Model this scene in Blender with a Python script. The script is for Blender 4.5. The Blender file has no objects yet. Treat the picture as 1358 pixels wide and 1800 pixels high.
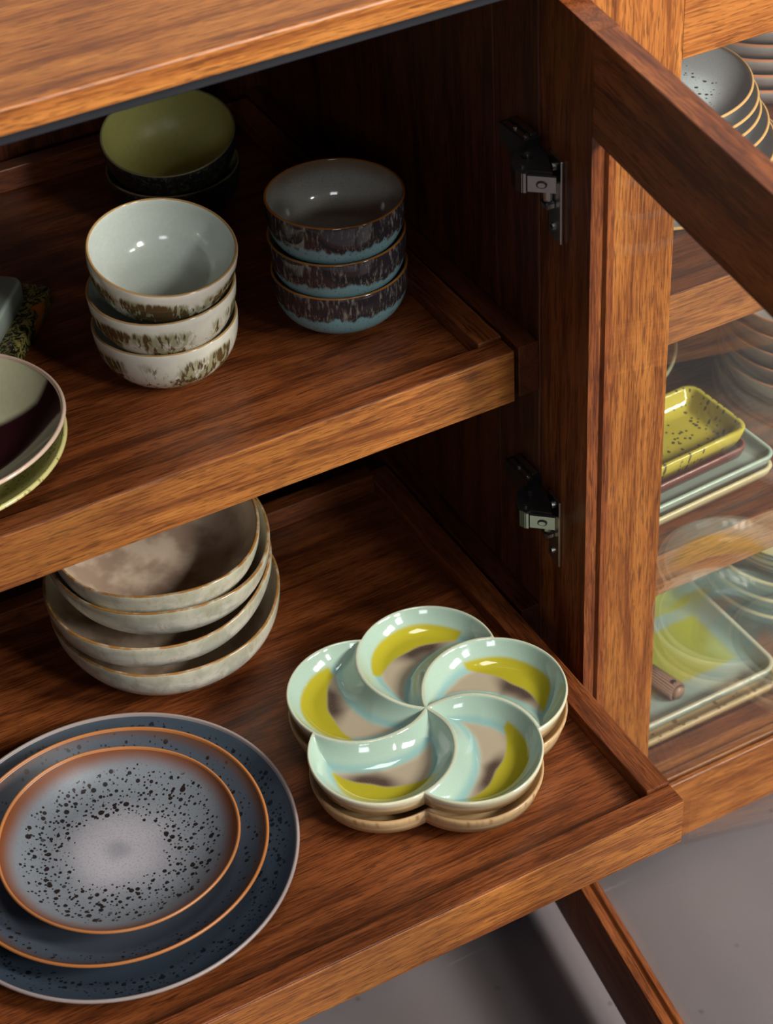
import bpy, bmesh, math, random
from mathutils import Matrix, Vector
random.seed(7)
SC = bpy.context.scene
COL = SC.collection
R = math.radians

# ---------------------------------------------------------------- camera, world, lights, exposure
CAM_LOC = Vector((-0.7157, -0.9216, 1.3042))
YAW, PITCH, ROLL, FPX = R(25.6493), R(39.7165), R(3.9706), 3385.7
def camera():
    fwd = Vector((math.sin(YAW)*math.cos(PITCH), math.cos(YAW)*math.cos(PITCH), -math.sin(PITCH)))
    right = Vector((math.cos(YAW), -math.sin(YAW), 0))
    down = fwd.cross(right)
    r2 = right*math.cos(ROLL) + down*math.sin(ROLL)
    d2 = -right*math.sin(ROLL) + down*math.cos(ROLL)
    m = Matrix((r2, -d2, -fwd)).transposed().to_4x4()
    m.translation = CAM_LOC
    cd = bpy.data.cameras.new('camera'); co = bpy.data.objects.new('camera', cd); COL.objects.link(co)
    co.matrix_world = m
    cd.sensor_fit = 'VERTICAL'; cd.sensor_height = 36; cd.lens = 36*FPX/1800
    cd.clip_start = 0.01
    cd.dof.use_dof = True; cd.dof.focus_distance = 1.73; cd.dof.aperture_fstop = 8.5
    SC.camera = co
camera()

W = bpy.data.worlds.new('world'); SC.world = W; W.use_nodes = True
W.node_tree.nodes['Background'].inputs[0].default_value = (0.80, 0.87, 1.0, 1)
W.node_tree.nodes['Background'].inputs[1].default_value = 0.035

def area_light(name, az, el, dist, sx, sy, power, col, target=(-0.15, 0.25, 0.2)):
    t = Vector(target)
    d = Vector((math.sin(R(az))*math.cos(R(el)), -math.cos(R(az))*math.cos(R(el)), math.sin(R(el))))
    l = bpy.data.lights.new(name, 'AREA'); l.shape = 'RECTANGLE'; l.size = sx; l.size_y = sy
    l.energy = power; l.color = col
    o = bpy.data.objects.new(name, l); COL.objects.link(o)
    o.location = t + d*dist
    o.rotation_euler = (-d).to_track_quat('-Z', 'Y').to_euler()
area_light('key_window', 49, 30, 4.2, 0.50, 0.75, 120, (1.0, 0.94, 0.86))
area_light('second_window', 38, 30, 4.2, 0.50, 0.75, 150, (1.0, 0.94, 0.86))
area_light('third_window', 19, 28, 4.2, 0.55, 0.75, 80, (1.0, 0.96, 0.9))
area_light('left_fill', -24, 24, 4.5, 0.9, 0.6, 17, (0.92, 0.96, 1.0))  # unseen front-left fill, added to lift the blue bowls
area_light('ceiling_lamp', 20, 76, 2.6, 0.8, 0.8, 18, (1.0, 0.97, 0.94))
SC.view_settings.view_transform = 'Standard'
SC.view_settings.look = 'None'
SC.view_settings.gamma = 1
SC.view_settings.use_curve_mapping = False
SC.view_settings.exposure = 0.0

# ---------------------------------------------------------------- node helper
class G:
    def __init__(s, name):
        s.m = bpy.data.materials.new(name); s.m.use_nodes = True
        s.t = s.m.node_tree; s.n = s.t.nodes; s.l = s.t.links
        s.n.clear()
        s.out = s.n.new('ShaderNodeOutputMaterial')
    def put(s, sock, v):
        if isinstance(v, bpy.types.NodeSocket): s.l.new(v, sock)
        elif v is not None:
            if isinstance(v, (tuple, list)) and len(v) == 3 and sock.type == 'RGBA': v = (*v, 1)
            sock.default_value = v
    def m_(s, op, a, b=0.0, c=0.0, clamp=False):
        n = s.n.new('ShaderNodeMath'); n.operation = op; n.use_clamp = clamp
        for i, v in enumerate((a, b, c)): s.put(n.inputs[i], v)
        return n.outputs[0]
    def add(s, a, b): return s.m_('ADD', a, b)
    def mul(s, a, b): return s.m_('MULTIPLY', a, b)
    def sub(s, a, b): return s.m_('SUBTRACT', a, b)
    def step(s, v, lo, hi):
        n = s.n.new('ShaderNodeMapRange'); n.interpolation_type = 'SMOOTHSTEP'; n.clamp = True
        s.put(n.inputs[0], v); s.put(n.inputs[1], lo); s.put(n.inputs[2], hi)
        n.inputs[3].default_value = 0; n.inputs[4].default_value = 1
        return n.outputs[0]
    def obj(s): return s.n.new('ShaderNodeTexCoord').outputs['Object']
    def rnd(s): return s.n.new('ShaderNodeObjectInfo').outputs['Random']
    def vmul(s, v, k):
        n = s.n.new('ShaderNodeVectorMath'); n.operation = 'MULTIPLY'; s.put(n.inputs[0], v); n.inputs[1].default_value = k
        return n.outputs[0]
    def vadd(s, v, k):
        n = s.n.new('ShaderNodeVectorMath'); n.operation = 'ADD'; s.put(n.inputs[0], v); s.put(n.inputs[1], k)
        return n.outputs[0]
    def vlen(s, v):
        n = s.n.new('ShaderNodeVectorMath'); n.operation = 'LENGTH'; s.put(n.inputs[0], v)
        return n.outputs['Value']
    def comb(s, x, y, z):
        n = s.n.new('ShaderNodeCombineXYZ')
        for i, v in enumerate((x, y, z)): s.put(n.inputs[i], v)
        return n.outputs[0]
    def sep(s, v):
        n = s.n.new('ShaderNodeSeparateXYZ'); s.put(n.inputs[0], v); return n.outputs
    def noise(s, v, scale=1, detail=4, rough=.55, dist=0.0):
        n = s.n.new('ShaderNodeTexNoise'); s.put(n.inputs['Vector'], v)
        n.inputs['Scale'].default_value = scale; n.inputs['Detail'].default_value = detail
        n.inputs['Roughness'].default_value = rough; n.inputs['Distortion'].default_value = dist
        return n.outputs['Fac']
    def voro(s, v, scale):
        n = s.n.new('ShaderNodeTexVoronoi'); s.put(n.inputs['Vector'], v); n.inputs['Scale'].default_value = scale
        n.voronoi_dimensions = '2D'
        return n.outputs['Distance'], n.outputs['Color']
    def attr(s, name):
        n = s.n.new('ShaderNodeAttribute'); n.attribute_name = name
        return n.outputs['Color']
    def mix(s, f, a, b):
        n = s.n.new('ShaderNodeMix'); n.data_type = 'RGBA'; n.clamp_factor = True
        s.put(n.inputs[0], f); s.put(n.inputs[6], a); s.put(n.inputs[7], b)
        return n.outputs[2]
    def bump(s, h, strength=.2, dist=.001):
        n = s.n.new('ShaderNodeBump'); n.inputs['Strength'].default_value = strength
        n.inputs['Distance'].default_value = dist; s.put(n.inputs['Height'], h)
        return n.outputs[0]
    def bsdf(s, color, rough=.4, metal=0.0, normal=None, coat=0.0, spec=.5):
        n = s.n.new('ShaderNodeBsdfPrincipled')
        s.put(n.inputs['Base Color'], color); s.put(n.inputs['Roughness'], rough)
        n.inputs['Metallic'].default_value = metal
        n.inputs['Coat Weight'].default_value = coat; n.inputs['Coat Roughness'].default_value = .06
        n.inputs['Specular IOR Level'].default_value = spec
        if normal: s.put(n.inputs['Normal'], normal)
        s.l.new(n.outputs[0], s.out.inputs[0])
        return s.m

def srgb(r, g, b):
    f = lambda c: (c/255/12.92) if c <= 10 else ((c/255+.055)/1.055)**2.4
    return (f(r), f(g), f(b))

# ---------------------------------------------------------------- materials
def wood(name, axis, light, mid, dark, rough=.34, coarse=1.0, pore=1.0):
    g = G(name)
    v = g.obj()
    rv = g.rnd()
    off = g.comb(g.mul(rv, 7.3), g.mul(rv, 11.9), g.mul(rv, 5.1))
    v = g.vadd(v, off)
    def sc(along, across):
        k = [across]*3; k[axis] = along; return tuple(k)
    bend = g.noise(g.vmul(v, sc(3.0, 14)), 1, 2)
    vb = g.vadd(v, g.comb(*[0.0 if i == axis else g.mul(g.sub(bend, .5), .014) for i in range(3)]))
    broad = g.noise(g.vmul(vb, sc(3.2*coarse, 60*coarse)), 1, 5, .62)
    fig = g.noise(g.vmul(vb, sc(1.4, 10)), 1, 2, .5)
    ring = g.m_('SINE', g.mul(fig, 60))
    fine = g.noise(g.vmul(vb, sc(20, 520)), 1, 3, .6)
    pores = g.noise(g.vmul(vb, sc(34, 640)), 1, 2, .5)
    f = g.add(g.mul(broad, .60), g.add(g.mul(ring, .05), g.mul(fine, .55)))
    c = g.mix(g.step(f, .40, .62), dark, mid)
    c = g.mix(g.step(f, .52, .80), c, light)
    pores2 = g.noise(g.vmul(v, sc(58, 900)), 1, 1, .5)
    c = g.mix(g.mul(g.step(pores, .57, .63), .60*pore), c, tuple(x*.46 for x in dark))
    c = g.mix(g.mul(g.step(pores2, .58, .64), .55*pore), c, tuple(x*.50 for x in dark))
    bm = g.bump(g.sub(fine, g.mul(g.step(pores, .55, .66), .7)), .10, .0006)
    return g.bsdf(c, g.add(rough, g.mul(fine, .12)), 0, bm, spec=.45)

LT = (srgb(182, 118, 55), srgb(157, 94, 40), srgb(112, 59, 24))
DK = (srgb(136, 76, 38), srgb(112, 58, 27), srgb(76, 36, 16))  # shelf tops darker than fronts: contrast between lit faces put into the wood
IN = (srgb(104, 52, 25), srgb(84, 39, 18), srgb(56, 24, 10))  # interior wood deepened, so part of the bay's shade sits in its colour
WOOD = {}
DR = (srgb(158, 92, 46), srgb(128, 68, 32), srgb(86, 40, 18))  # redder stain of the open door, deepened for its shaded inner face
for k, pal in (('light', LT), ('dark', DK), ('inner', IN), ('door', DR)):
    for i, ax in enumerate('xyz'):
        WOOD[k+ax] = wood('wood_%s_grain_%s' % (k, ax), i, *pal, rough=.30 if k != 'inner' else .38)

def plain(name, col, rough=.4, metal=0.0, var=0.0, scale=60):
    g = G(name)
    c = col
    if var:
        n = g.noise(g.obj(), scale, 5, .6)
        c = g.mix(n, tuple(x*(1-var) for x in col), tuple(min(1, x*(1+var)) for x in col))
    return g.bsdf(c, rough, metal)

METAL = plain('nickel_metal', (.46, .45, .43), .28, 1.0, .1, 200)
METAL_SHADE = plain('shade_metal', (.05, .045, .045), .33, .8)  # shade on the hinge arms put into a near-black metal
BAND = plain('blue_black_rail_laminate', srgb(15, 19, 29), .6, 0, .1, 300)

def glass():
    g = G('clear_glass')
    tr = g.n.new('ShaderNodeBsdfTransparent'); tr.inputs[0].default_value = (.975, .985, .975, 1)
    gl = g.n.new('ShaderNodeBsdfGlossy'); gl.inputs['Roughness'].default_value = 0.0
    fr = g.n.new('ShaderNodeFresnel'); geo = g.n.new('ShaderNodeNewGeometry')
    g.l.new(g.add(1.5, g.mul(geo.outputs['Backfacing'], 1/1.5-1.5)), fr.inputs['IOR'])   # same air-to-glass Fresnel on both faces of the pane
    mx = g.n.new('ShaderNodeMixShader')
    g.l.new(fr.outputs[0], mx.inputs[0]); g.l.new(tr.outputs[0], mx.inputs[1]); g.l.new(gl.outputs[0], mx.inputs[2])
    g.l.new(mx.outputs[0], g.out.inputs[0])
    return g.m
GLASS = glass()

def floor_mat():
    g = G('grey_concrete_floor')
    v = g.obj()
    n = g.noise(v, 5, 6, .6); f = g.noise(v, 160, 3, .7)
    c = g.mix(n, srgb(100, 94, 98), srgb(118, 111, 114))
    d, _ = g.voro(v, 9)
    c = g.mix(g.mul(g.step(d, .035, .015), .4), c, srgb(60, 56, 60))
    sc = g.noise(g.vmul(v, (4, 60, 1)), 1, 3, .6)
    c = g.mix(g.mul(g.step(sc, .66, .74), .25), c, srgb(165, 158, 160))
    return g.bsdf(c, .55, 0, g.bump(f, .15, .001))
FLOOR = floor_mat()
WALL = plain('warm_grey_plaster', srgb(150, 145, 142), .8, 0, .05, 30)

# ceramics. attribute 'zone': R = 1 inside, G = height fraction, B = closeness to the rim edge
def zone(g):
    s = g.sep(g.attr('zone')); return s[0], s[1], s[2]

def mat_white_bowl():
    g = G('white_glaze_with_brown_brushwork')
    ins, h, rim = zone(g)
    v = g.vadd(g.obj(), g.comb(g.mul(g.rnd(), 3.0), g.mul(g.rnd(), 5.0), 0))
    patch = g.noise(g.vmul(v, (1, 1, .45)), 26, 2, .5)
    streak = g.noise(g.vmul(v, (1, 1, .14)), 230, 3, .6, .3)
    wisp = g.noise(g.vmul(v, (1, 1, .35)), 120, 4, .65, 1.2)
    band = g.mul(g.step(h, .10, .30), g.step(h, .92, .66))
    k = g.mul(band, g.add(g.mul(g.sub(patch, .45), 3.2), g.mul(g.sub(streak, .5), 3.2)))
    brown = g.step(k, .16, .46)
    soft = g.step(g.mul(band, g.add(g.mul(g.sub(patch, .40), 2.6), g.mul(g.sub(wisp, .5), 1.4))), .02, .40)
    base = g.mix(g.noise(v, 90, 4, .6), srgb(205, 204, 192), srgb(226, 222, 208))
    c = g.mix(g.mul(soft, .75), base, srgb(126, 126, 74))
    c = g.mix(g.mul(brown, .92), c, g.mix(streak, srgb(48, 32, 14), srgb(92, 66, 34)))
    inner = g.mix(g.noise(v, 300, 3, .6), srgb(186, 196, 188), srgb(204, 212, 204))
    c = g.mix(ins, c, inner)
    c = g.mix(g.step(rim, .80, 1.0), c, srgb(172, 138, 92))
    return g.bsdf(c, .13, 0, None, .25)

def mat_blue_bowl():
    g = G('charcoal_over_blue_reactive_glaze')
    ins, h, rim = zone(g)
    v = g.vadd(g.obj(), g.comb(g.mul(g.rnd(), 3.0), g.mul(g.rnd(), 5.0), 0))
    drip = g.noise(g.vmul(v, (1, 1, .2)), 120, 3, .6)
    broad = g.noise(g.vmul(v, (1, 1, .3)), 30, 2, .5)
    speck = g.noise(g.vmul(v, (1, 1, .5)), 520, 3, .7)
    streak = g.noise(g.vmul(v, (1, 1, .25)), 300, 3, .65)
    edge = g.add(h, g.add(g.mul(g.sub(drip, .5), .30), g.mul(g.sub(broad, .5), .22)))
    up = g.step(edge, .49, .56)
    blue = g.mix(g.step(speck, .60, .70), srgb(124, 166, 174), srgb(46, 54, 58))
    dark = g.mix(g.mul(g.step(streak, .50, .72), .85), srgb(50, 46, 52), srgb(150, 144, 132))
    low = g.step(h, .72, .46)
    dark = g.mix(g.mul(g.step(speck, .55, .66), low), dark, srgb(150, 146, 128))
    c = g.mix(up, blue, dark)
    inner = g.mix(g.step(h, .62, .96), srgb(178, 176, 166), srgb(140, 116, 92))
    inner = g.mix(g.mul(g.step(g.noise(v, 420, 3, .7), .52, .7), .25), inner, srgb(90, 86, 80))
    c = g.mix(ins, c, inner)
    c = g.mix(g.step(rim, .62, .92), c, srgb(150, 96, 40))
    return g.bsdf(c, .10, 0, None, .4)

def mat_green_bowl():
    g = G('olive_inside_dark_crackled_outside')
    ins, h, rim = zone(g)
    v = g.obj()
    n = g.noise(v, 190, 4, .7, 1.0)
    c = g.mix(g.step(n, .48, .66), srgb(32, 32, 30), srgb(78, 84, 78))
    inner = g.mix(g.noise(v, 240, 4, .6), srgb(150, 150, 82), srgb(176, 172, 104))
    c = g.mix(ins, c, inner)
    c = g.mix(g.mul(g.step(rim, .6, .9), .8), c, srgb(120, 112, 80))
    return g.bsdf(c, .42)

def mat_cream_bowl():
    g = G('mottled_grey_cream_glaze')
    ins, h, rim = zone(g)
    v = g.vadd(g.obj(), g.comb(g.mul(g.rnd(), 3.0), g.mul(g.rnd(), 5.0), 0))
    n1 = g.noise(v, 38, 4, .6, .5); n2 = g.noise(g.vmul(v, (1, 1, .4)), 110, 4, .65)
    c = g.mix(g.step(n1, .38, .62), srgb(186, 188, 178), srgb(226, 222, 210))
    c = g.mix(g.mul(g.step(n2, .52, .7), .55), c, srgb(176, 158, 128))
    c = g.mix(g.mul(g.step(h, .62, .95), .55), c, srgb(146, 142, 112))
    i1 = g.noise(v, 30, 3, .55)
    inner = g.mix(g.step(i1, .36, .64), srgb(150, 128, 112), srgb(190, 170, 152))
    inner = g.mix(g.step(h, .30, .80), inner, srgb(232, 218, 186))
    c = g.mix(ins, c, inner)
    rn = g.noise(v, 60, 3, .6)
    c = g.mix(g.step(g.add(rim, g.mul(g.sub(rn, .5), .7)), .76, 1.05), c, srgb(142, 98, 46))
    return g.bsdf(c, .2, 0, g.bump(n2, .15, .001), .2)

def mat_speckled_plate(name, centre, body, edge, rimcol, Rr, r0, r1, spread, edgew, rough, spots=srgb(34, 28, 27), dens=1.0, c0=.14, c1=.62):
    g = G(name)
    ins, h, rim = zone(g)
    o = g.obj(); s = g.sep(o)
    rad = g.m_('DIVIDE', g.vlen(g.comb(s[0], s[1], 0)), Rr)
    v = g.comb(s[0], s[1], 0)
    wob = g.mul(g.sub(g.noise(v, 14, 3, .6), .5), .30)
    rw = g.add(rad, wob)
    c = g.mix(g.step(rw, c0, c1), centre, body)
    c = g.mix(g.mul(g.step(g.noise(v, 520, 3, .6), .48, .68), .35), c, tuple(x*.62 for x in body))
    c = g.mix(g.mul(g.step(rw, .16, .02), .5), c, body)
    ring = g.mul(g.step(rw, r0-spread, r0), g.step(rw, r1+spread, r1))
    for sc_, th in ((150, .36), (230, .34), (95, .30)):
        d, col = g.voro(g.vadd(v, (sc_*.013, .3, 0)), sc_)
        cs = g.sep(col)
        pick = g.step(g.add(cs[0], g.mul(ring, .62*dens)), .93, .98)
        dot = g.mul(g.step(d, g.mul(cs[1], th), g.mul(cs[1], th*.72)), pick)
        c = g.mix(g.mul(dot, g.step(ring, .02, .25)), c, spots)
    c = g.mix(g.step(g.add(rad, g.mul(wob, .16)), 1-edgew*1.7, 1-edgew*.25), c, edge)
    under = g.mix(g.noise(o, 60, 3), body, tuple(x*.6 for x in body))
    c = g.mix(ins, under, c)
    c = g.mix(g.step(rim, .45, .85), c, rimcol)
    return g.bsdf(c, rough, 0, g.bump(g.noise(v, 500, 2), .06, .0005), spec=.5)

def mat_purple():
    g = G('celadon_and_aubergine_two_tone_glaze')
    ins, h, rim = zone(g)
    o = g.obj(); s = g.sep(o)
    wob = g.mul(g.sub(g.noise(o, 16, 2), .5), .012)
    line = g.add(g.sub(s[1], g.m_('MAXIMUM', g.mul(g.sub(s[0], .088), .7), 0.0)), wob)
    up = g.step(line, -.004, .006)
    cel = g.mix(g.noise(o, 200, 3), srgb(176, 178, 146), srgb(196, 196, 164))
    c = g.mix(up, srgb(46, 20, 24), cel)
    c = g.mix(ins, srgb(206, 214, 190), c)
    c = g.mix(g.step(rim, .5, .9), c, srgb(206, 180, 160))
    return g.bsdf(c, .10, 0, None, .4)

def mat_simple_glaze(name, col, col2, rimcol, rough=.2, coat=.2):
    g = G(name)
    ins, h, rim = zone(g)
    n = g.noise(g.obj(), 90, 4, .65)
    c = g.mix(n, col, col2)
    c = g.mix(g.step(rim, .5, .9), c, rimcol)
    return g.bsdf(c, rough, 0, None, coat)

def mat_ridged(name, col, col2, line, scale):
    g = G(name)
    ins, h, rim = zone(g)
    n = g.noise(g.obj(), 120, 4, .65)
    c = g.mix(n, col, col2)
    w = g.m_('SINE', g.mul(g.add(h, g.mul(g.sub(g.noise(g.obj(), 12, 2), .5), .05)), scale))
    c = g.mix(g.step(w, .0, .5), c, line)
    c = g.mix(g.step(rim, .5, .9), c, line)
    return g.bsdf(c, .3, 0, None, .2)

def mat_paint(name, attr, rough, coat, under=None):
    g = G(name)
    c = g.attr(attr)
    n = g.noise(g.obj(), 700, 3, .6)
    c2 = g.mix(g.mul(g.step(n, .45, .75), .16), c, (.25, .25, .22))
    return g.bsdf(c2, rough, 0, None, coat)

def mat_specks(name, base, base2, speck, scale, rough):
    g = G(name)
    ins, h, rim = zone(g)
    o = g.obj()
    c = g.mix(g.noise(o, 50, 4, .6), base, base2)
    d, col = g.voro(o, scale)
    cs = g.sep(col)
    clump = g.step(g.noise(o, 34, 2), .40, .62)
    dot = g.mul(g.step(d, g.mul(cs[1], .55), g.mul(cs[1], .42)), g.step(g.add(cs[0], g.mul(clump, .28)), .80, .84))
    c = g.mix(g.mul(dot, .9), c, speck)
    return g.bsdf(c, rough, 0, g.bump(dot, .3, .0006), .35)

def mat_print_tray():
    g = G('celadon_tray_with_lime_print')
    ins, h, rim = zone(g)
    o = g.obj(); s = g.sep(o)
    wob = g.mul(g.sub(g.noise(o, 40, 3), .5), .010)
    x = g.add(s[0], wob); y = g.add(s[1], wob)
    c = g.mix(g.noise(o, 90, 3), srgb(150, 176, 170), srgb(170, 190, 180))
    lim = g.mix(g.noise(o, 60, 3), srgb(168, 174, 58), srgb(188, 188, 84))
    a = g.mul(g.step(x, .106, .094), g.mul(g.step(y, -.056, -.046), g.step(y, .040, .032)))
    b = g.mul(g.step(x, .116, .104), g.mul(g.step(y, .052, .058), g.step(y, .105, .098)))
    c = g.mix(g.mul(g.add(a, b), ins), c, lim)
    sm = g.mul(g.step(g.noise(o, 14, 2), .52, .66), g.step(y, -.055, -.085))
    c = g.mix(g.mul(sm, .6), c, srgb(70, 66, 66))
    c = g.mix(g.step(rim, .5, .9), c, srgb(214, 208, 182))
    return g.bsdf(c, .14, 0, None, .4)

def mat_pattern_tray():
    g = G('dark_floral_patterned_glaze')
    o = g.obj()
    n = g.noise(o, 150, 4, .7, 1.5)
    c = g.mix(g.step(n, .47, .55), srgb(28, 34, 30), srgb(150, 140, 76))
    f = g.noise(g.vadd(o, (.31, .1, 0)), 26, 1)
    c = g.mix(g.step(f, .60, .66), c, srgb(190, 104, 30))
    return g.bsdf(c, .3, 0, None, .2)

M = dict(
    white=mat_white_bowl(), blue=mat_blue_bowl(), green=mat_green_bowl(), cream=mat_cream_bowl(),
    plate_s=mat_speckled_plate('grey_blue_glaze_black_speckles', srgb(178, 174, 182), srgb(118, 124, 132), srgb(112, 62, 32), srgb(172, 112, 66), .105, .46, .76, .12, .10, .34, dens=1.15),
    plate_m=mat_speckled_plate('slate_glaze_rust_edge', srgb(92, 96, 106), srgb(72, 79, 91), srgb(92, 62, 46), srgb(170, 108, 60), .135, .86, .92, .05, .05, .36, dens=.5),
    plate_l=mat_speckled_plate('dark_slate_glaze', srgb(66, 74, 86), srgb(55, 66, 79), srgb(68, 78, 90), srgb(148, 136, 134), .163, .82, .90, .05, .02, .38, spots=srgb(22, 27, 36), dens=.9),
    plate_a=mat_speckled_plate('grey_glaze_pale_blue_centre', srgb(226, 238, 242), srgb(198, 200, 202), srgb(190, 188, 188), srgb(214, 168, 106), .105, .50, .62, .12, .03, .36, dens=.25, c0=.50, c1=.76),
    purple=mat_purple(),
    mustard=mat_specks('mustard_glaze', srgb(200, 192, 120), srgb(214, 206, 144), srgb(150, 140, 80), 260, .16),
    yellow=mat_specks('yellow_glaze_dark_specks', srgb(200, 182, 52), srgb(216, 198, 82), srgb(44, 46, 52), 210, .12),
    maroon=mat_simple_glaze('maroon_glaze', srgb(104, 60, 56), srgb(120, 72, 66), srgb(140, 88, 82), .2),
    celadon=mat_simple_glaze('pale_celadon_glaze', srgb(146, 158, 148), srgb(164, 176, 164), srgb(186, 206, 190), .18),
    beige=mat_simple_glaze('cream_glaze', srgb(196, 182, 140), srgb(206, 190, 150), srgb(222, 204, 156), .2),
    tan=mat_specks('tan_stoneware', srgb(196, 168, 122), srgb(206, 180, 136), srgb(120, 84, 52), 120, .4),
    print=mat_print_tray(), pattern=mat_pattern_tray(),
    darkbowl=mat_simple_glaze('dark_grey_glaze_pale_rim', srgb(58, 64, 66), srgb(72, 78, 78), srgb(170, 164, 128), .25),
    greybrown=mat_simple_glaze('grey_glaze_brown_rim', srgb(146, 144, 144), srgb(168, 166, 164), srgb(206, 138, 98), .3),
    greyblue=mat_simple_glaze('grey_blue_glaze_cream_rim', srgb(104, 124, 130), srgb(126, 142, 144), srgb(214, 196, 150), .22),
    striped=mat_ridged('cream_with_black_stripes', srgb(214, 198, 152), srgb(200, 180, 136), srgb(46, 42, 40), 30),
    rest=mat_simple_glaze('brown_stoneware', srgb(164, 126, 106), srgb(180, 140, 118), srgb(180, 140, 118), .3),
    swirl=mat_paint('celadon_yellow_brown_glaze', 'paint', .09, .5),
    swirl_tan=mat_paint('tan_bare_clay_dish', 'paint', .35, .1),
)

# ---------------------------------------------------------------- mesh helpers
def link(name, me, mat, parent=None, loc=(0, 0, 0), rot=(0, 0, 0)):
    o = bpy.data.objects.new(name, me); COL.objects.link(o)
    mats = mat if isinstance(mat, (list, tuple)) else [mat]
    if not me.materials:
        for m in mats: me.materials.append(m)
    o.location = loc; o.rotation_euler = rot
    if parent: o.parent = parent
    return o
def empty(name, loc=(0, 0, 0), rot=(0, 0, 0), parent=None):
    o = bpy.data.objects.new(name, None); COL.objects.link(o); o.empty_display_size = .05
    o.location = loc; o.rotation_euler = rot
    if parent: o.parent = parent
    return o
def tag(o, label=None, cat=None, group=None, kind=None):
    if label: o['label'] = label
    if cat: o['category'] = cat
    if group: o['group'] = group
    if kind: o['kind'] = kind
    return o
def mesh_of(bm, name, smooth=False):
    bmesh.ops.recalc_face_normals(bm, faces=bm.faces)
    me = bpy.data.meshes.new(name); bm.to_mesh(me); bm.free()
    if smooth:
        for p in me.polygons: p.use_smooth = True
    return me
def add_box(bm, x0, x1, y0, y1, z0, z1, mi=0, bev=0.0, seg=2):
    r = bmesh.ops.create_cube(bm, size=1.0)
    vs = r['verts']
    for v in vs:
        v.co = Vector(((x0+x1)/2 + v.co.x*(x1-x0), (y0+y1)/2 + v.co.y*(y1-y0), (z0+z1)/2 + v.co.z*(z1-z0)))
    fs = set(f for v in vs for f in v.link_faces)
    if bev:
        es = list(set(e for v in vs for e in v.link_edges))
        rr = bmesh.ops.bevel(bm, geom=es, offset=bev, segments=seg, affect='EDGES', profile=.5)
        fs = set(rr['faces']) | set(f for f in fs if f.is_valid)
    for f in fs:
        if f.is_valid: f.material_index = mi
    return fs
def box(name, x0, x1, y0, y1, z0, z1, mat, parent=None, bev=.0012, origin=None):
    o = Vector(origin) if origin else Vector(((x0+x1)/2, (y0+y1)/2, (z0+z1)/2))
    bm = bmesh.new()
    add_box(bm, x0-o.x, x1-o.x, y0-o.y, y1-o.y, z0-o.z, z1-o.z, 0, bev)
    return link(name, mesh_of(bm, name), mat, parent, o)
def add_prism(bm, pts, a0, a1, axis, mi=0):
    # pts: 2-D outline; axis: extrusion axis; the two other axes in cyclic order
    i, j = [(1, 2), (2, 0), (0, 1)][axis]
    def P(p, a):
        c = [0, 0, 0]; c[axis] = a; c[i] = p[0]; c[j] = p[1]; return c
    A = [bm.verts.new(P(p, a0)) for p in pts]; B = [bm.verts.new(P(p, a1)) for p in pts]
    n = len(pts); fs = []
    for k in range(n):
        fs.append(bm.faces.new((A[k], A[(k+1) % n], B[(k+1) % n], B[k])))
    fs.append(bm.faces.new(A[::-1])); fs.append(bm.faces.new(B))
    for f in fs: f.material_index = mi
def add_cyl(bm, c, axis, r, h, mi=0, seg=20, r2=None):
    m = {0: Matrix.Rotation(R(90), 4, 'Y'), 1: Matrix.Rotation(R(-90), 4, 'X'), 2: Matrix.Identity(4)}[axis]
    rr = bmesh.ops.create_cone(bm, cap_ends=True, segments=seg, radius1=r, radius2=r if r2 is None else r2, depth=h,
                               matrix=Matrix.Translation(c) @ m)
    for v in rr['verts']:
        for f in v.link_faces: f.material_index = mi

# lathe with zone attribute; prof = list of (r, z, inside, rimness); warp(theta, r, z) -> (r, z)
def lathe(name, prof, H, seg=96, warp=None):
    verts, faces, zn = [], [], []
    n = len(prof)
    for k in range(seg):
        th = 2*math.pi*k/seg
        for (r, z, ins, rim) in prof:
            rr, zz = warp(th, r, z) if warp else (r, z)
            verts.append((rr*math.cos(th), rr*math.sin(th), zz)); zn.append((ins, min(1, max(0, z/H)), rim))
    for k in range(seg):
        a = k*n; b = ((k+1) % seg)*n
        for i in range(n-1):
            faces.append((a+i, b+i, b+i+1, a+i+1))
    cb = len(verts); verts.append((0, 0, prof[0][1])); zn.append((0, 0, 0))
    ct = len(verts); verts.append((0, 0, prof[-1][1])); zn.append((1, prof[-1][1]/H, 0))
    for k in range(seg):
        a = k*n; b = ((k+1) % seg)*n
        faces.append((cb, b, a)); faces.append((ct, a+n-1, b+n-1))
    me = bpy.data.meshes.new(name); me.from_pydata(verts, [], faces)
    at = me.color_attributes.new('zone', 'FLOAT_COLOR', 'POINT')
    for i, c in enumerate(zn): at.data[i].color = (c[0], c[1], c[2], 1)
    for p in me.polygons: p.use_smooth = True
    me.update()
    return me
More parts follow.
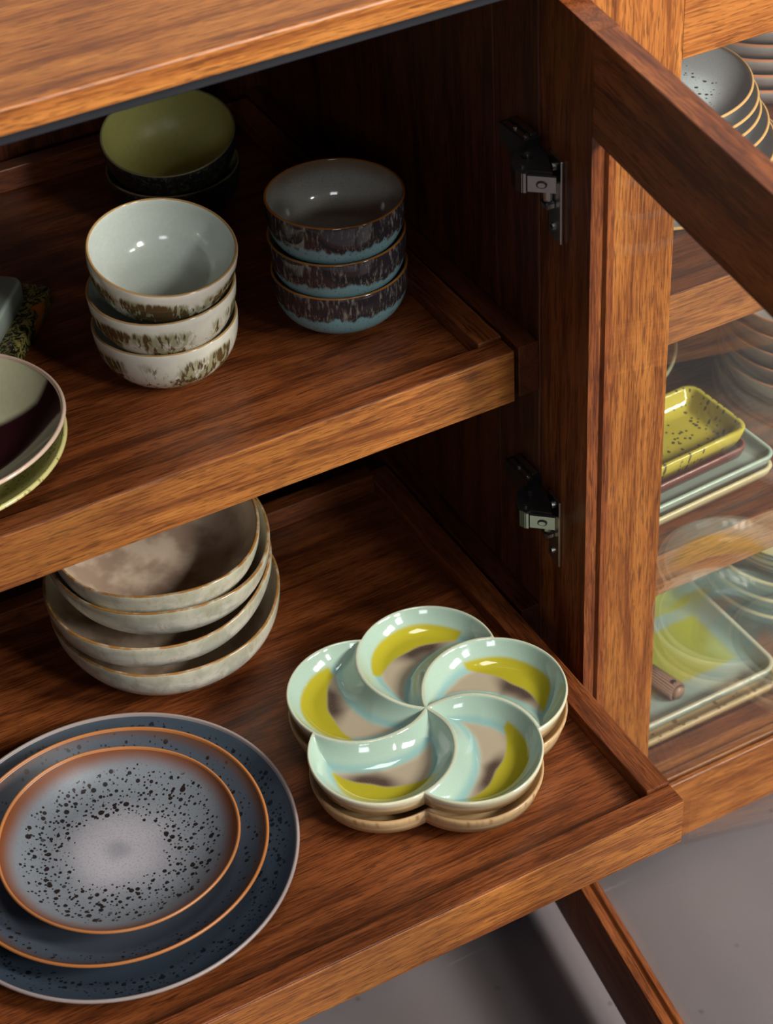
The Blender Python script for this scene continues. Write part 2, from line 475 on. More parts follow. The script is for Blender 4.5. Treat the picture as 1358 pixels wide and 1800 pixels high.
def bowl_prof(Rr, H, rf, t, p=2.2, q=2.2, foot=.003, n=18, floor=None):
    """outer superellipse wall from a foot of radius rf up to the rim, rounded lip, inner wall offset by t"""
    pr = [(rf*.86, foot*.4, 0, 0), (rf*.90, 0, 0, 0), (rf*.98, 0, 0, 0), (rf, foot*.5, 0, 0), (rf, foot, 0, 0)]
    def wall(s, R_, r_, z0, z1):
        z = z0 + (z1-z0)*s
        return r_ + (R_-r_)*(1-(1-s)**p)**(1/q), z
    for i in range(1, n+1):
        s = (i/n)**1.7
        r, z = wall(s, Rr, rf, foot, H-t*.5)
        pr.append((r, z, 0, max(0, 1-(H-z)/(t*1.1))))
    for a in (35, 70, 90, 110, 145):
        pr.append((Rr - t/2 + math.cos(R(a))*t/2, H-t*.5+math.sin(R(a))*t*.5, 0 if a < 90 else .5, 1))
    fl = floor if floor is not None else foot+t
    for i in range(n, 0, -1):
        s = (i/n)**1.7
        r, z = wall(s, Rr-t, rf-t*.3, fl, H-t*.5)
        pr.append((r, z, 1, max(0, 1-(H-z)/(t*1.1))))
    for k in (.85, .6, .3): pr.append(((rf-t*.3)*k, fl-.0003, 1, 0))
    return pr
def plate_prof(Rr, H, t=.005, flat=.62, curve=2.0, n=12):
    rf = Rr*flat
    pr = [(rf*.8, .002, 0, 0), (rf*.84, 0, 0, 0), (rf*.9, 0, 0, 0), (rf*.94, .0025, 0, 0)]
    for i in range(1, n+1):
        s = i/n
        if i == n: pr.append((rf*.94+(Rr-rf*.94)*.985, .0025+(H-t*.5-.0025)*.985**curve, 0, 0))
        pr.append((rf*.94+(Rr-rf*.94)*s, .0025+(H-t*.5-.0025)*s**curve, 0, 1.0 if i == n else 0))
    for a in (30, 60, 90, 120, 150):
        pr.append((Rr-t*.4+math.cos(R(a))*t*.4, H-t*.5+math.sin(R(a))*t*.5, 0 if a < 90 else .5, 1))
    for i in range(n, 0, -1):
        s = i/n
        pr.append((rf*.9+(Rr-t*.8-rf*.9)*s, .0025+t*.7+(H-t*.5-.0025-t*.7)*s**curve, 1, 1.0 if i == n else 0))
        if i == n: pr.append((rf*.9+(Rr-t*.8-rf*.9)*.985, .0025+t*.7+(H-t*.5-.0025-t*.7)*.985**curve, 1, 0))
    for k in (.8, .6, .4, .2): pr.append((rf*.9*k, .0025+t*.7-.0004*(1-k), 1, 0))
    return pr

def rrect(w, d, r, n=7):
    pts = []
    for cx, cy, a0 in ((w/2-r, d/2-r, 0), (-w/2+r, d/2-r, 90), (-w/2+r, -d/2+r, 180), (w/2-r, -d/2+r, 270)):
        for k in range(n):
            a = R(a0+90*k/(n-1)); pts.append((cx+r*math.cos(a), cy+r*math.sin(a)))
    return pts
def rect_tray(name, w, d, H, rad=.016, t=.005, slope=.012, thick=None):
    rings = [(slope, 0, 0, 0), (slope*.6, .001, 0, 0), (slope*.25, H*.45, 0, 0), (0, H-.0015, 0, .6), (.0012, H, .5, 1), (t-.001, H, .5, 1), (t, H-.0015, 1, .6),
             (t+slope*.5, H*.45+.002, 1, 0), (t+slope*.95, .0055, 1, 0), (t+slope*1.6, .005, 1, 0)]
    if thick: rings = [(.002, 0, 0, 0), (0, .002, 0, 0), (0, H-.002, 0, .6), (.002, H, .5, 1), (.006, H, 1, .3)]
    verts, zn, faces = [], [], []
    m = 28
    for ins, z, a, b in rings:
        for x, y in rrect(w-2*ins, d-2*ins, max(.004, rad-ins*.8)):
            verts.append((x, y, z)); zn.append((a, z/H, b))
    for i in range(len(rings)-1):
        for k in range(m):
            faces.append((i*m+k, i*m+(k+1) % m, (i+1)*m+(k+1) % m, (i+1)*m+k))
    faces.append(tuple(range(m))[::-1]); L = (len(rings)-1)*m
    faces.append(tuple(range(L, L+m)))
    me = bpy.data.meshes.new(name); me.from_pydata(verts, [], faces)
    at = me.color_attributes.new('zone', 'FLOAT_COLOR', 'POINT')
    for i, c in enumerate(zn): at.data[i].color = (c[0], c[1], c[2], 1)
    for p in me.polygons: p.use_smooth = len(p.vertices) == 4
    return me

# ---------------------------------------------------------------- large structure
ZF = -.462
fl = link('floor', (lambda bm: (add_box(bm, -3, 3, -3, 1.2, -.06, 0), mesh_of(bm, 'floor'))[1])(bmesh.new()), FLOOR, None, (0, 0, ZF)); tag(fl, kind='structure')
wl = link('wall_back', (lambda bm: (add_box(bm, -3, 3, 0, .08, 0, 2.4), mesh_of(bm, 'wall'))[1])(bmesh.new()), WALL, None, (0, .93, ZF)); tag(wl, kind='structure')

# cabinet carcass ------------------------------------------------
YF, TH, YC, YB = .258, .0212, .284, .868
XL, XP, XD, XR = -.90, .0248, .0468, .800
ZB, ZT, ZS = -.425, .657, .6715
cab = empty('display_cabinet', (-.19, .57, ZF))
tag(cab, 'reddish brown wooden display cabinet with glass doors holding all the stacked ceramics', 'cabinet')
def cbox(name, *a, **k):
    o = box(name, *a, **k); o.parent = cab; o.location = o.location - cab.location; return o
cbox('top_slab', XL-.03, XR+.03, YF, YB+.012, ZS, ZS+.021, WOOD['lightx'], bev=.0022)
cbox('top_rail', XL, XR, YC, YC+.02, ZS-.0205, ZS, BAND)
cbox('back_panel', XL, XR, YB, YB+.012, ZB, ZS, WOOD['innerz'])
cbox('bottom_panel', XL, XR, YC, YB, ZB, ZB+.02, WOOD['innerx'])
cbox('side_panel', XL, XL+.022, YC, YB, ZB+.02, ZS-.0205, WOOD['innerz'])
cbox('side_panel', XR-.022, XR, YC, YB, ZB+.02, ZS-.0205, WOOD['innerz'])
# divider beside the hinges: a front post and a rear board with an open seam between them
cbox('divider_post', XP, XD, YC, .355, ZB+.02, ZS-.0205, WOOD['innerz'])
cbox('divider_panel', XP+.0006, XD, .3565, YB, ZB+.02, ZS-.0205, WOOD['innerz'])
for lx, hx in ((XL+.05, XL+.09), (XR-.09, XR-.05), (-.05, -.01)):
    for ly in (YC+.06, YB-.09):
        cbox('leg', lx, hx, ly, ly+.04, ZF+.0003, ZB, WOOD['innerz'])
PITCHZ = .3166
for zz in (.0035, .0035+PITCHZ, .0035-PITCHZ):
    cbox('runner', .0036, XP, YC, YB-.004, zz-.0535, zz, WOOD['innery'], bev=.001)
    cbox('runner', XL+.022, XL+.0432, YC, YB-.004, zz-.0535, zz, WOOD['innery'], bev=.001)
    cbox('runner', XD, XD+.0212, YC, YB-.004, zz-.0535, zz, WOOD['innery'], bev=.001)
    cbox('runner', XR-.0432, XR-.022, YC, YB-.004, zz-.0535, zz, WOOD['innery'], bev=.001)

# doors ------------------------------------------------------------
def door(loc, rot, width, tone):
    w, hr, hb, t, g = .0988, .0885, .0955, TH, .0105
    H = ZT-ZB
    root = empty('door', Vector(loc)-cab.location, (0, 0, rot), cab)
    gs, gd = .0046, .008
    def stile(x0, x1, slot):
        bm = bmesh.new()
        xm = (x0+x1)/2
        if slot > 0: pts = [(x0, 0), (x1, 0), (x1, g), (x1-gd, g), (x1-gd, g+gs), (x1, g+gs), (x1, t), (x0, t)]
        else: pts = [(x0, 0), (x1, 0), (x1, t), (x0, t), (x0, g+gs), (x0+gd, g+gs), (x0+gd, g), (x0, g)]
        add_prism(bm, [(a-xm, b) for a, b in pts], hb-.010, H-hr+.010, 2)
        add_prism(bm, [(x0-xm, 0), (x1-xm, 0), (x1-xm, t), (x0-xm, t)], 0, hb-.010, 2)
        add_prism(bm, [(x0-xm, 0), (x1-xm, 0), (x1-xm, t), (x0-xm, t)], H-hr+.010, H, 2)
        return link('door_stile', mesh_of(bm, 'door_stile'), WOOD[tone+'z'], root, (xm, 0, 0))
    def rail(z0, z1, slot):
        bm = bmesh.new()
        zm = (z0+z1)/2
        if slot > 0: pts = [(0, z0), (t, z0), (t, z1), (g+gs, z1), (g+gs, z1-gd), (g, z1-gd), (g, z1), (0, z1)]
        else: pts = [(0, z0), (g, z0), (g, z0+gd), (g+gs, z0+gd), (g+gs, z0), (t, z0), (t, z1), (0, z1)]
        add_prism(bm, [(a, b-zm) for a, b in pts], -(width/2-w-.0006), width/2-w-.0006, 0)
        bmesh.ops.bevel(bm, geom=[e for e in bm.edges if e.calc_length() > .2], offset=.0006, segments=1, affect='EDGES')
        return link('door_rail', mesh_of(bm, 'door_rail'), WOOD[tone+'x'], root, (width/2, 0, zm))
    stile(0, w, 1); stile(width-w, width, -1)
    rail(0, hb, 1); rail(H-hr, H, -1)
    bm = bmesh.new(); add_box(bm, -(width/2-w+.006), width/2-w+.006, g+.0003, g+gs-.0003, hb-.006, H-hr+.006)
    link('glass_pane', mesh_of(bm, 'glass_pane'), GLASS, root, (width/2, 0, 0))
    return root
DA = R(-7.0)
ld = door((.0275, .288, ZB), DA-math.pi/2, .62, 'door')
tag(ld, 'open glass door swung out toward the viewer on two metal hinges')
rd = door((XD+.7205, YF+TH, ZB), math.pi, .72, 'light')
tag(rd, 'closed glass door of the right hand bay')

def hinge(zc):
    """concealed hinge: arm on the divider, knuckle and link, flange plate on the open door's inner face"""
    bm = bmesh.new()
    add_prism(bm, [(.0368, -.0072), (.0368, .0066), (-.004, .0066), (-.004, -.018), (.003, -.0215)], -.0160, 0, 0, 1)
    add_box(bm, -.0080, -.0004, .0, .0345, .0060, .0092, 1, .0010)
    add_box(bm, -.0150, -.0092, -.002, .0335, .0060, .0078, 1, .0007)
    add_cyl(bm, (-.0112, .018, .0084), 2, .0020, .002, 0, 14)
    add_cyl(bm, (-.0112, .001, .0084), 2, .0022, .002, 0, 14)
    # knuckle curving from the arm out to the link
    pts = [(-.016, .002), (-.002, -.003), (-.004, -.020), (-.0155, -.0465), (-.0295, -.0330), (-.0355, -.0335), (-.0385, -.027), (-.0355, -.015), (-.027, -.004)]
    add_prism(bm, pts, -.0205, -.0015, 2, 1)
    add_cyl(bm, (-.019, -.014, -.0008), 2, .0050, .003, 1, 20)
    add_cyl(bm, (-.019, -.014, .0010), 2, .0022, .002, 0, 16)
    add_cyl(bm, (-.031, -.0255, -.0008), 2, .0020, .002, 0, 16)
    # link bracket turned toward the room, with a slotted screw
    add_prism(bm, [(-.0325, -.0357), (-.0150, -.0512), (-.0128, -.0487), (-.0303, -.0332)], -.0190, -.0045, 2, 0)
    add_prism(bm, [(-.0362, -.0325), (-.0335, -.0350), (-.0322, -.0335), (-.0349, -.0310)], -.0205, -.0030, 2, 0)
    nrm = Vector((-.663, -.749, 0))
    for rr_, dd_, mi_, off_ in ((.0046, .0010, 1, .0003), (.0032, .0012, 0, .0008)):
        q_ = nrm.to_track_quat('Z', 'Y').to_matrix().to_4x4()
        cc = Vector((-.0238, -.0434, -.0118)) + nrm*off_
        r_ = bmesh.ops.create_cone(bm, cap_ends=True, segments=20, radius1=rr_, radius2=rr_, depth=dd_, matrix=Matrix.Translation(cc) @ q_ @ Matrix.Diagonal((1, .72, 1, 1)))
        for v_ in r_['verts']:
            for f_ in v_.link_faces: f_.material_index = mi_
    o = link('hinge', mesh_of(bm, 'hinge'), [METAL, METAL_SHADE], cab, Vector((XP, YC, zc))-cab.location)
    # flange in door space
    bm = bmesh.new()
    s0, zp = .0375, -.0355
    add_box(bm, s0-.0118, s0+.0118, -.0032, 0, zp-.039, zp+.039, 0, .001)
    for z in (zp-.028, zp+.028):
        add_cyl(bm, (s0-.003, -.0038, z), 1, .0036, .0018, 0, 16)
        add_box(bm, s0-.0055, s0-.0005, -.0051, -.0045, z-.0005, z+.0005, 1)
    add_cyl(bm, (s0-.004, -.007, zp+.004), 2, .0042, .018, 0, 16)
    add_box(bm, s0-.009, s0+.002, -.012, -.002, zp-.010, zp-.002, 1, .002)
    link('hinge_plate', mesh_of(bm, 'hinge_plate'), [METAL, METAL_SHADE], ld, (0, 0, zc-ZB))
hinge(.5190); hinge(.1620)


# pull-out shelves ---------------------------------------------------
def pull_shelf(y0, ztop, x0, x1, label, group, back_x=True):
    """front lip, recessed panel, two side strips and a back strip"""
    root = empty('pull_out_shelf', ((x0+x1)/2, y0, ztop-.0545))
    tag(root, label, 'shelf', group)
    D = .562
    def b(n, *a, **k):
        o = box(n, *a, **k); o.parent = root; o.location = o.location-root.location; return o
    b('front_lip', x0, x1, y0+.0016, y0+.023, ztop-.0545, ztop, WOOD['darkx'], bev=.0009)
    b('edge_facing', x0, x1-.0008, y0, y0+.0018, ztop-.0543, ztop-.0004, WOOD['lightx'], bev=.0008)  # pale facing added to keep the lip front brighter than its top
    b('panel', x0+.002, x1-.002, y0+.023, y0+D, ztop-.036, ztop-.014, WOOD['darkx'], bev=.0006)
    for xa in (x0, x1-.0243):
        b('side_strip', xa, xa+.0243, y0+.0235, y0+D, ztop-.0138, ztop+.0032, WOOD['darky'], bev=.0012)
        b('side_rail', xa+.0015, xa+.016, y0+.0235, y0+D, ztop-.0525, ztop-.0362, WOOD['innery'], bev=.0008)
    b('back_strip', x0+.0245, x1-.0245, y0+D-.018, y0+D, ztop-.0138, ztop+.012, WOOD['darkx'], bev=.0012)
    return root
SHX0 = XL+.0438
pull_shelf(0, 0, SHX0, 0, 'wooden shelf pulled out toward the viewer carrying plates and petal dishes', None)
pull_shelf(YC, PITCHZ+.0012, SHX0, 0, 'middle wooden shelf of the open bay carrying small bowl stacks', None)
pull_shelf(YC, -PITCHZ+.0012, SHX0, 0, 'lowest wooden shelf of the open bay hidden under the pulled out shelf', None)
RX0, RX1 = XD+.0225, XR-.0445
pull_shelf(YC, PITCHZ+.0, RX0, RX1, 'upper wooden shelf behind the closed glass door carrying grey plates', None)
pull_shelf(YC, 0, RX0, RX1, 'middle wooden shelf behind the closed glass door carrying rectangular trays', None)
pull_shelf(YC, -PITCHZ, RX0, RX1, 'bottom wooden shelf behind the closed glass door under the printed tray', None)
ZP0, ZP1, ZP2 = -.0139, PITCHZ+.0012-.0139, -PITCHZ-.0139      # panel tops

# ---------------------------------------------------------------- ceramics
def place(name, me, mat, loc, label, cat, group=None, rz=0.0, tilt=None):
    o = link(name, me, mat, None, loc)
    q = Matrix.Rotation(rz, 4, 'Z')
    if tilt:
        n = Vector((tilt[0], tilt[1], 1)).normalized()
        q = Vector((0, 0, 1)).rotation_difference(n).to_matrix().to_4x4() @ q
    o.rotation_euler = q.to_euler()
    return tag(o, label, cat, group)

# white bowls (bottom, middle, top)
def soft_warp(seed, a2, a3, zamp=0.0, RR=.065, H=.056):
    rng = random.Random(seed); p2, p3, p5, p7 = (rng.uniform(0, 6.28) for _ in range(4))
    def w(th, r, z):
        k = (r/RR)**2
        f = 1 + a2*math.cos(2*th+p2)*k + a3*math.cos(3*th+p3)*k + a3*.5*math.cos(5*th+p5)*k
        return r*f, z + zamp*k*(z/H)*(math.cos(2*th+p7)+.5*math.cos(3*th+p3))
    return w
wb = lathe('white_bowl', bowl_prof(.0652, .056, .030, .0030, 2.3, 2.0), .056, 112, soft_warp(3, .003, .002, .0004))
WX, WY = -.262, .449
place('small_bowl', wb, M['white'], (WX, WY, ZP1), 'white bowl with brown grass-like brushwork, bottom of its stack of three', 'bowl', 'white brushed bowls', 2.3)
place('small_bowl', wb, M['white'], (WX-.001, WY-.005, ZP1+.0382), 'white bowl with brown brushwork, middle of its stack of three', 'bowl', 'white brushed bowls', 0.4, (.0, -.035))
place('small_bowl', wb, M['white'], (-.2606, .4500, ZP1+.0755), 'white bowl with pale grey inside tilted on top of the brushed stack', 'bowl', 'white brushed bowls', 4.1, (.05, -.20))
# blue-charcoal bowls
bb = lathe('blue_bowl', bowl_prof(.0632, .054, .033, .0028, 2.9, 2.3), .054, 112)
for k, (dz, dx, dy, rz, lab) in enumerate(((0, 0, 0, .3, 'charcoal and blue glazed bowl with amber rim, bottom of three'),
                                           (.0360, -.0005, -.001, 2.0, 'charcoal and blue glazed bowl with amber rim, middle of three'),
                                           (.0740, -.0015, -.003, 3.9, 'charcoal and blue glazed bowl with taupe inside, top of three'))):
    place('small_bowl', bb, M['blue'], (-.0905+dx, .444+dy, ZP1+dz), lab, 'bowl', 'charcoal blue bowls', rz, (.0, -.0) if k < 2 else (.02, .0))
# olive bowls at the back
gb = lathe('green_bowl', bowl_prof(.0665, .058, .028, .0028, 2.2, 2.0), .058, 96)
place('small_bowl', gb, M['green'], (-.150, .690, ZP1), 'dark crackled bowl holding up the olive bowl at the dark back', 'bowl', 'olive bowls', 0)
place('small_bowl', gb, M['green'], (-.148, .694, ZP1+.0412), 'dark bowl with matt olive green inside, at the back under the top slab', 'bowl', 'olive bowls', 1.0, (-.09, -.20))

# big irregular bowls under the middle shelf
BX, BY = -.306, .441
specs = ((0, .1110, .064, 11, (0, 0), (0, 0), 'big uneven cream bowl at the bottom of the stack of four'),
         (.0410, .1120, .062, 23, (-.003, .004), (-.02, -.02), 'big uneven cream bowl, second from the bottom of four'),
         (.0780, .1092, .062, 37, (.002, .004), (.0, -.05), 'big uneven cream bowl, third from the bottom of four'),
         (.0955, .1028, .060, 37, (.000, .005), (.0, -.055), 'big uneven bowl with mottled taupe inside, top of four'))
for dz, rr, hh, sd, (dx, dy), tl, lab in specs:
    me = lathe('cream_bowl', bowl_prof(rr, hh, rr*.48, .0036, 2.1, 1.8), hh, 128, soft_warp(sd, 0.022, .014, .0036, rr, hh))
    place('serving_bowl', me, M['cream'], (BX+dx, BY+dy, ZP0+dz), lab, 'bowl', 'uneven cream bowls', sd*.7, tl)

# nested slate plates on the pulled-out shelf
PX, PY = -.4615, .203
place('dinner_plate', lathe('plate_large', plate_prof(.1635, .026, .0046, .66), .026, 128, soft_warp(5, .004, .003, .0006, .163, .026)), M['plate_l'], (PX, PY, ZP0), 'large dark slate plate with a thin pale rim, lowest of three nested', 'plate', 'nested slate plates')
place('dinner_plate', lathe('plate_medium', plate_prof(.1360, .026, .0040, .62), .026, 128, soft_warp(8, .010, .004, .0008, .136, .026)), M['plate_m'], (PX-.0025, PY-.006, ZP0+.0165), 'medium slate plate with a rust brown rim, middle of three nested', 'plate', 'nested slate plates', .6)
place('dinner_plate', lathe('plate_small', plate_prof(.1055, .024, .0036, .60), .024, 128, soft_warp(2, .012, .006, .0008, .105, .024)), M['plate_s'], (PX+.0005, PY-.016, ZP0+.0335), 'small grey-blue plate with black speckles and orange rim, topmost nested', 'plate', 'nested slate plates', 1.9)

# two-tone plates at the left edge of the middle shelf
pm = plate_prof(.1085, .030, .0050, .56, 1.9)
place('shallow_bowl', lathe('mustard_plate', plate_prof(.1180, .036, .0055, .50, 1.8), .036, 112, soft_warp(14, .008, .004, .001, .118, .036)), M['mustard'], (-.499, .4085, ZP1), 'mustard yellow glazed shallow bowl under the aubergine one', 'bowl', 'left edge shallow bowls')
place('shallow_bowl', lathe('purple_plate', pm, .030, 112, soft_warp(4, .012, .006, .001, .108, .03)), M['purple'], (-.4880, .410, ZP1+.0225), 'shallow bowl half pale celadon and half dark aubergine, cut by left frame edge', 'bowl', 'left edge shallow bowls')

# rectangular trays at the dark left of the middle shelf
ang = math.atan2(.0554, .0428)
place('serving_tray', rect_tray('pattern_tray', .13, .17, .020, .010, .02, .006, True), M['pattern'], (-.4218, .6066, ZP1), 'dark floral patterned tray with an orange flower, in shadow at left', 'tray', 'left shadow trays', ang)
place('serving_tray', rect_tray('celadon_block', .095, .15, .022, .012, .02, .006, True), M['celadon'], (-.430, .607, ZP1+.0202), 'pale celadon rectangular tray lying on the dark patterned tray', 'tray', 'left shadow trays', ang)

# five-petal swirl dishes -------------------------------------------
RHO = .0660
LOBE = [60, -12, -84, -156, 132]
def swirl_mesh(name, tan):
    C5 = [(RHO*math.cos(R(a)), RHO*math.sin(R(a))) for a in LOBE]
    order = [LOBE.index(a) for a in (60, -12, -84, -156, 132)]        # clockwise; each lobe's wall overlaps the one before it
    NA, NR = 720, 84
    Hh, FLR, WW = .0372, .0185, .024
    radii = [(i/NR)**.85 for i in range(1, NR+1)]
    def outer(th):
        return max(2*RHO*math.cos(th-R(a)) for a in LOBE)
    def own(x, y):
        for i in range(5):
            j = (i+1) % 5
            di = RHO-math.hypot(x-C5[i][0], y-C5[i][1]); dj = math.hypot(x-C5[j][0], y-C5[j][1])-RHO
            if di >= -1e-6 and dj >= -1e-6: return i, di, dj
        return 0, 0.0, 0.0
    def sm(v, a, b):
        t = min(1, max(0, (v-a)/(b-a))); return t*t*(3-2*t)
    CEL, CEL2, YEL, BRN, CRM = srgb(160, 184, 170), srgb(126, 168, 168), srgb(166, 156, 36), srgb(58, 40, 38), srgb(172, 158, 136)
    TAN = srgb(202, 172, 128); TAN2 = srgb(150, 106, 66)
    def mixc(a, b, f): return tuple(p+(q-p)*f for p, q in zip(a, b))
    verts, cols, faces = [], [], []
    verts.append((0, 0, Hh-.004)); cols.append(CEL if not tan else TAN)
    rng = random.Random(3)
    for k in range(NA):
        th = 2*math.pi*k/NA; Ro = outer(th)
        for f in radii:
            x, y = f*Ro*math.cos(th), f*Ro*math.sin(th)
            i, di, dj = own(x, y)
            d = min(di, dj); rad = math.hypot(x, y)
            ridge = Hh - .0045*(1-sm(rad, .0, .05)) if True else Hh
            dd = max(0, d-.0016)
            t = min(1, dd/(WW*(.55+.45*min(1, rad/.05))))
            z = FLR + (ridge-FLR)*(1-t)**2.1
            if d < .0016: z = ridge - .0006*(d/.0016)**2 * .3
            verts.append((x, y, z))
            lx, ly = x-C5[i][0], y-C5[i][1]
            phi = (math.degrees(math.atan2(ly, lx))-LOBE[i]+180) % 360-180
            rr = math.hypot(lx, ly)/RHO
            wob = .018*math.sin(phi*.045+i*1.7)+.008*math.sin(phi*.11+i)
            inn = .42+wob+.30*((phi-32)/74)**2
            out = .83-.10*sm(phi, 10, -30)*(i % 2)+wob*.5
            c = CEL
            c = mixc(c, CRM, sm(t, .66, .95))
            c = mixc(c, CEL2, .75*sm(t, .42, .66)*(1-sm(t, .70, .92)))
            ed = min(rr-inn, out-rr, (phi+38)/90*.9, (106-phi)/90*.9)
            bd = inn-rr
            b = sm(bd, -.04, .02)*(1-sm(bd, .07, .32+.08*math.sin(i*2.1)))*sm(phi, -38, -5)*(1-sm(phi, 40, 88))
            c = mixc(c, BRN, .92*b)
            c = mixc(c, YEL, sm(ed, -.012, .035))
            c = mixc(c, srgb(222, 206, 170), .6*(1-sm(d, .0, .0022)))
            if tan: c = mixc(TAN, TAN2, .7*(1-sm(d, .0, .004)))
            cols.append(c)
    n = NR
    for k in range(NA):
        a = 1+k*n; b = 1+((k+1) % NA)*n
        faces.append((0, a, b))
        for i in range(n-1): faces.append((a+i, a+i+1, b+i+1, b+i))
    # outer wall, then an underside that follows the compartments so that two dishes nest
    wallp = [(.0008, Hh-.002), (.0004, Hh-.0055), (-.0008, Hh-.009), (-.0024, Hh-.0125)]
    base = len(verts); mw = len(wallp)
    for k in range(NA):
        th = 2*math.pi*k/NA; Ro = outer(th)
        for q, (off, z) in enumerate(wallp):
            rr = Ro+off
            verts.append((rr*math.cos(th), rr*math.sin(th), z))
            s = q/(mw-1)
            c = mixc(srgb(206, 200, 172), srgb(200, 172, 128), sm(s, .2, 1))
            if tan: c = mixc(mixc(TAN, TAN2, max(0, math.sin(k*.21)*math.sin(k*.067+1)*math.sin(k*.9))*(1-.6*s)), srgb(206, 178, 134), sm(s, .3, 1))
            cols.append(c)
    ub = len(verts)
    for i in range(1+NA*n):
        x, y, z = verts[i]
        verts.append((x*.970, y*.970, max(0.0, z-.0190))); cols.append(srgb(200, 170, 126))
    for k in range(NA):
        k2 = (k+1) % NA
        a0 = 1+k*n+n-1; b0 = 1+k2*n+n-1
        a = base+k*mw; b = base+k2*mw
        faces.append((a0, a, b, b0))
        for i in range(mw-1): faces.append((a+i, a+i+1, b+i+1, b+i))
        faces.append((a+mw-1, ub+a0, ub+b0, b+mw-1))
        ua = ub+1+k*n; vb = ub+1+k2*n
        faces.append((ub, vb, ua))
        for i in range(n-1): faces.append((ua+i, vb+i, vb+i+1, ua+i+1))
    me = bpy.data.meshes.new(name); me.from_pydata(verts, [], faces)
    at = me.color_attributes.new('paint', 'FLOAT_COLOR', 'POINT')
    flat = []
    for c in cols: flat.extend((c[0], c[1], c[2], 1.0))
    at.data.foreach_set('color', flat)
    for p in me.polygons: p.use_smooth = True
    me.update()
    return me
SX, SY = -.1592, .1825
place('divided_dish', swirl_mesh('swirl_dish_tan', True), M['swirl_tan'], (SX, SY, ZP0), 'tan stoneware five-petal dish mostly hidden beneath the celadon one', 'dish', 'petal dishes', 0)
place('divided_dish', swirl_mesh('swirl_dish', False), M['swirl'], (SX, SY, ZP0+.0240), 'celadon five-petal swirl dish with yellow and brown crescents, on top', 'dish', 'petal dishes', 0)

# right bay, upper shelf ---------------------------------------------
ZU = PITCHZ-.0139
AX, AY = .281, .500
g1 = 'grey plate stack behind glass'
pl = [(.148, 0, 'large grey plate at the very bottom of the grey stack on the upper right shelf'),
      (.132, .016, 'medium grey plate second from the bottom of the upper right stack')]
z = 0
for i, (rr, dz, lab) in enumerate(pl):
    place('grey_plate', lathe('gp', plate_prof(rr, .026, .005, .64), .026, 96), M['plate_a'], (AX, AY, ZU+dz), lab, 'plate', g1, i*.9)
gp = lathe('grey_plate_small', plate_prof(.1055, .022, .0042, .60), .022, 96)
labs = ['lowest of the four small tan-rimmed grey plates on the upper right shelf', 'second lowest small tan-rimmed grey plate on the upper right shelf',
        'second highest small tan-rimmed grey plate on the upper right shelf', 'topmost small grey plate with pale blue centre on the upper right shelf']
for i, (dz, dx, dy) in enumerate(((.048, .009, -.016), (.061, .003, -.010), (.073, .002, -.006), (.0855, -.001, .0))):
    place('grey_plate', gp, M['plate_a'], (AX+dx, AY+dy, ZU+dz), labs[i], 'plate', g1, i*1.3)
cb = lathe('grey_bowl', bowl_prof(.100, .034, .055, .005, 1.8, 1.7), .034, 80)
for i, (dz, lab) in enumerate(((.0, 'lowest'), (.0175, 'second'), (.035, 'third'), (.0515, 'fourth'), (.068, 'topmost'))):
    place('grey_bowl', cb, M['greybrown'], (.505, .605, ZU+dz), '%s brown-rimmed grey bowl behind the upper right plates' % lab, 'bowl', 'brown-rimmed bowls, upper shelf', i)

# right bay, middle shelf ---------------------------------------------
ZM = -.0139
TR = R(3.5)
place('serving_tray', rect_tray('cream_tray', .236, .128, .016, .016, .005, .010), M['beige'], (.2365, .3955, ZM), 'cream rectangular tray at the bottom of the tray stack behind glass', 'tray', 'rectangular trays', TR)
place('serving_tray', rect_tray('celadon_tray', .236, .124, .016, .016, .005, .010), M['celadon'], (.2385, .396, ZM+.0138), 'pale celadon rectangular tray just above the cream tray', 'tray', 'rectangular trays', TR)
place('serving_tray', rect_tray('maroon_tray', .212, .100, .015, .014, .004, .006), M['maroon'], (.2235, .3985, ZM+.0282), 'maroon rectangular tray between the celadon and the yellow trays', 'tray', 'rectangular trays', R(4))
place('serving_tray', rect_tray('yellow_tray', .21, .100, .024, .016, .006, .012), M['yellow'], (.2235, .399, ZM+.0430), 'yellow rectangular tray with dark specks on top of the tray stack', 'tray', 'rectangular trays', R(4))
db = lathe('dark_bowl', bowl_prof(.148, .050, .075, .005, 1.8, 1.7), .050, 96)
place('dark_bowl', db, M['darkbowl'], (.245, .625, ZM), 'dark grey bowl with a thin pale rim behind the yellow tray, lower one', 'bowl', 'dark pale-rimmed bowls')
place('dark_bowl', lathe('dark_bowl_small', bowl_prof(.128, .046, .07, .005, 1.8, 1.7), .046, 96), M['darkbowl'], (.225, .632, ZM+.036), 'smaller dark grey bowl nested in the lower dark one, upper one', 'bowl', 'dark pale-rimmed bowls')
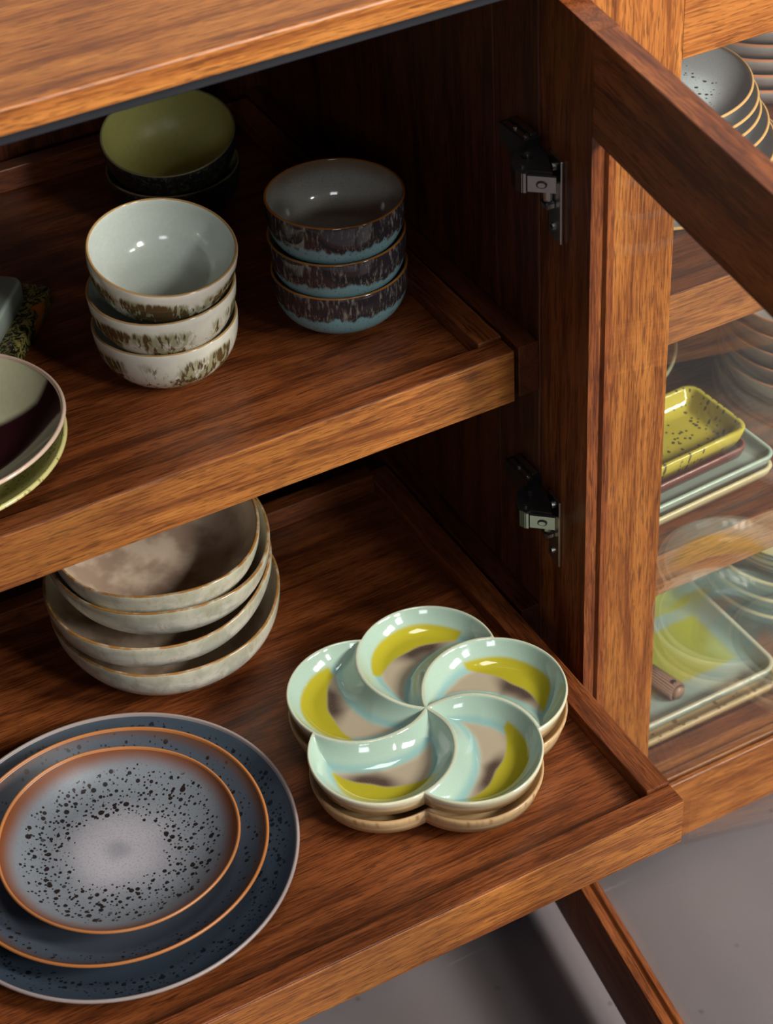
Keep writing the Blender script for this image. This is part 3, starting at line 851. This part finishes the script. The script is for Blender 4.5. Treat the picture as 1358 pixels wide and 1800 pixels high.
sb = lathe('grey_bowl_big', bowl_prof(.095, .050, .046, .003, 1.6, 1.5), .050, 96)
for i, (dz, lab) in enumerate(((0, 'lowest'), (.021, 'second'), (.042, 'third'), (.063, 'fourth'), (.084, 'topmost'))):
    place('grey_bowl', sb, M['greybrown'], (.488, .470, ZM+dz), '%s brown-rimmed grey bowl right of the yellow tray' % lab, 'bowl', 'brown-rimmed bowls, middle shelf', i*.8)

# right bay, bottom shelf ---------------------------------------------
ZL = ZP2
place('serving_tray', rect_tray('tan_tray', .25, .215, .018, .020, .006, .012), M['tan'], (.254, .421, ZL), 'tan stoneware tray showing beneath the lime printed tray', 'tray', 'printed tray pair', R(1))
place('serving_tray', rect_tray('print_tray', .25, .205, .022, .022, .006, .016), M['print'], (.2535, .4245, ZL+.0125), 'celadon tray with lime green print on the bottom right shelf', 'tray', 'printed tray pair', R(1))
hb = bmesh.new()
add_cyl(hb, (0, 0, 0), 0, .0095, .085, 0, 24, .012)
bmesh.ops.bevel(hb, geom=[e for e in hb.edges if all(abs(abs(v.co.x)-.0425) < 1e-4 for v in e.verts)], offset=.004, segments=3, affect='EDGES')
add_cyl(hb, (.032, 0, .0112), 2, .003, .003, 1, 14)
place('stoneware_handle', mesh_of(hb, 'stoneware_handle', True), [M['rest'], METAL_SHADE], (.246, .392, ZL+.0295), 'brown stoneware handle with a small hole lying on the printed tray', 'utensil', None, R(-78))
yb = lathe('grey_blue_bowl', bowl_prof(.104, .040, .060, .0055, 1.8, 1.7), .040, 96)
for i, (dz, lab) in enumerate(((0, 'lowest'), (.026, 'middle'), (.052, 'upper'))):
    place('grey_blue_bowl', yb, M['greyblue'], (.492, .46, ZL+dz), '%s grey-blue bowl with cream rim right of the printed tray' % lab, 'bowl', 'grey-blue bowls', i)
place('striped_bowl', lathe('striped_bowl', bowl_prof(.088, .050, .05, .005, 2.0, 1.9), .050, 96), M['striped'], (.490, .455, ZL+.074), 'cream bowl with black stripes on top of the grey-blue bowls', 'bowl')
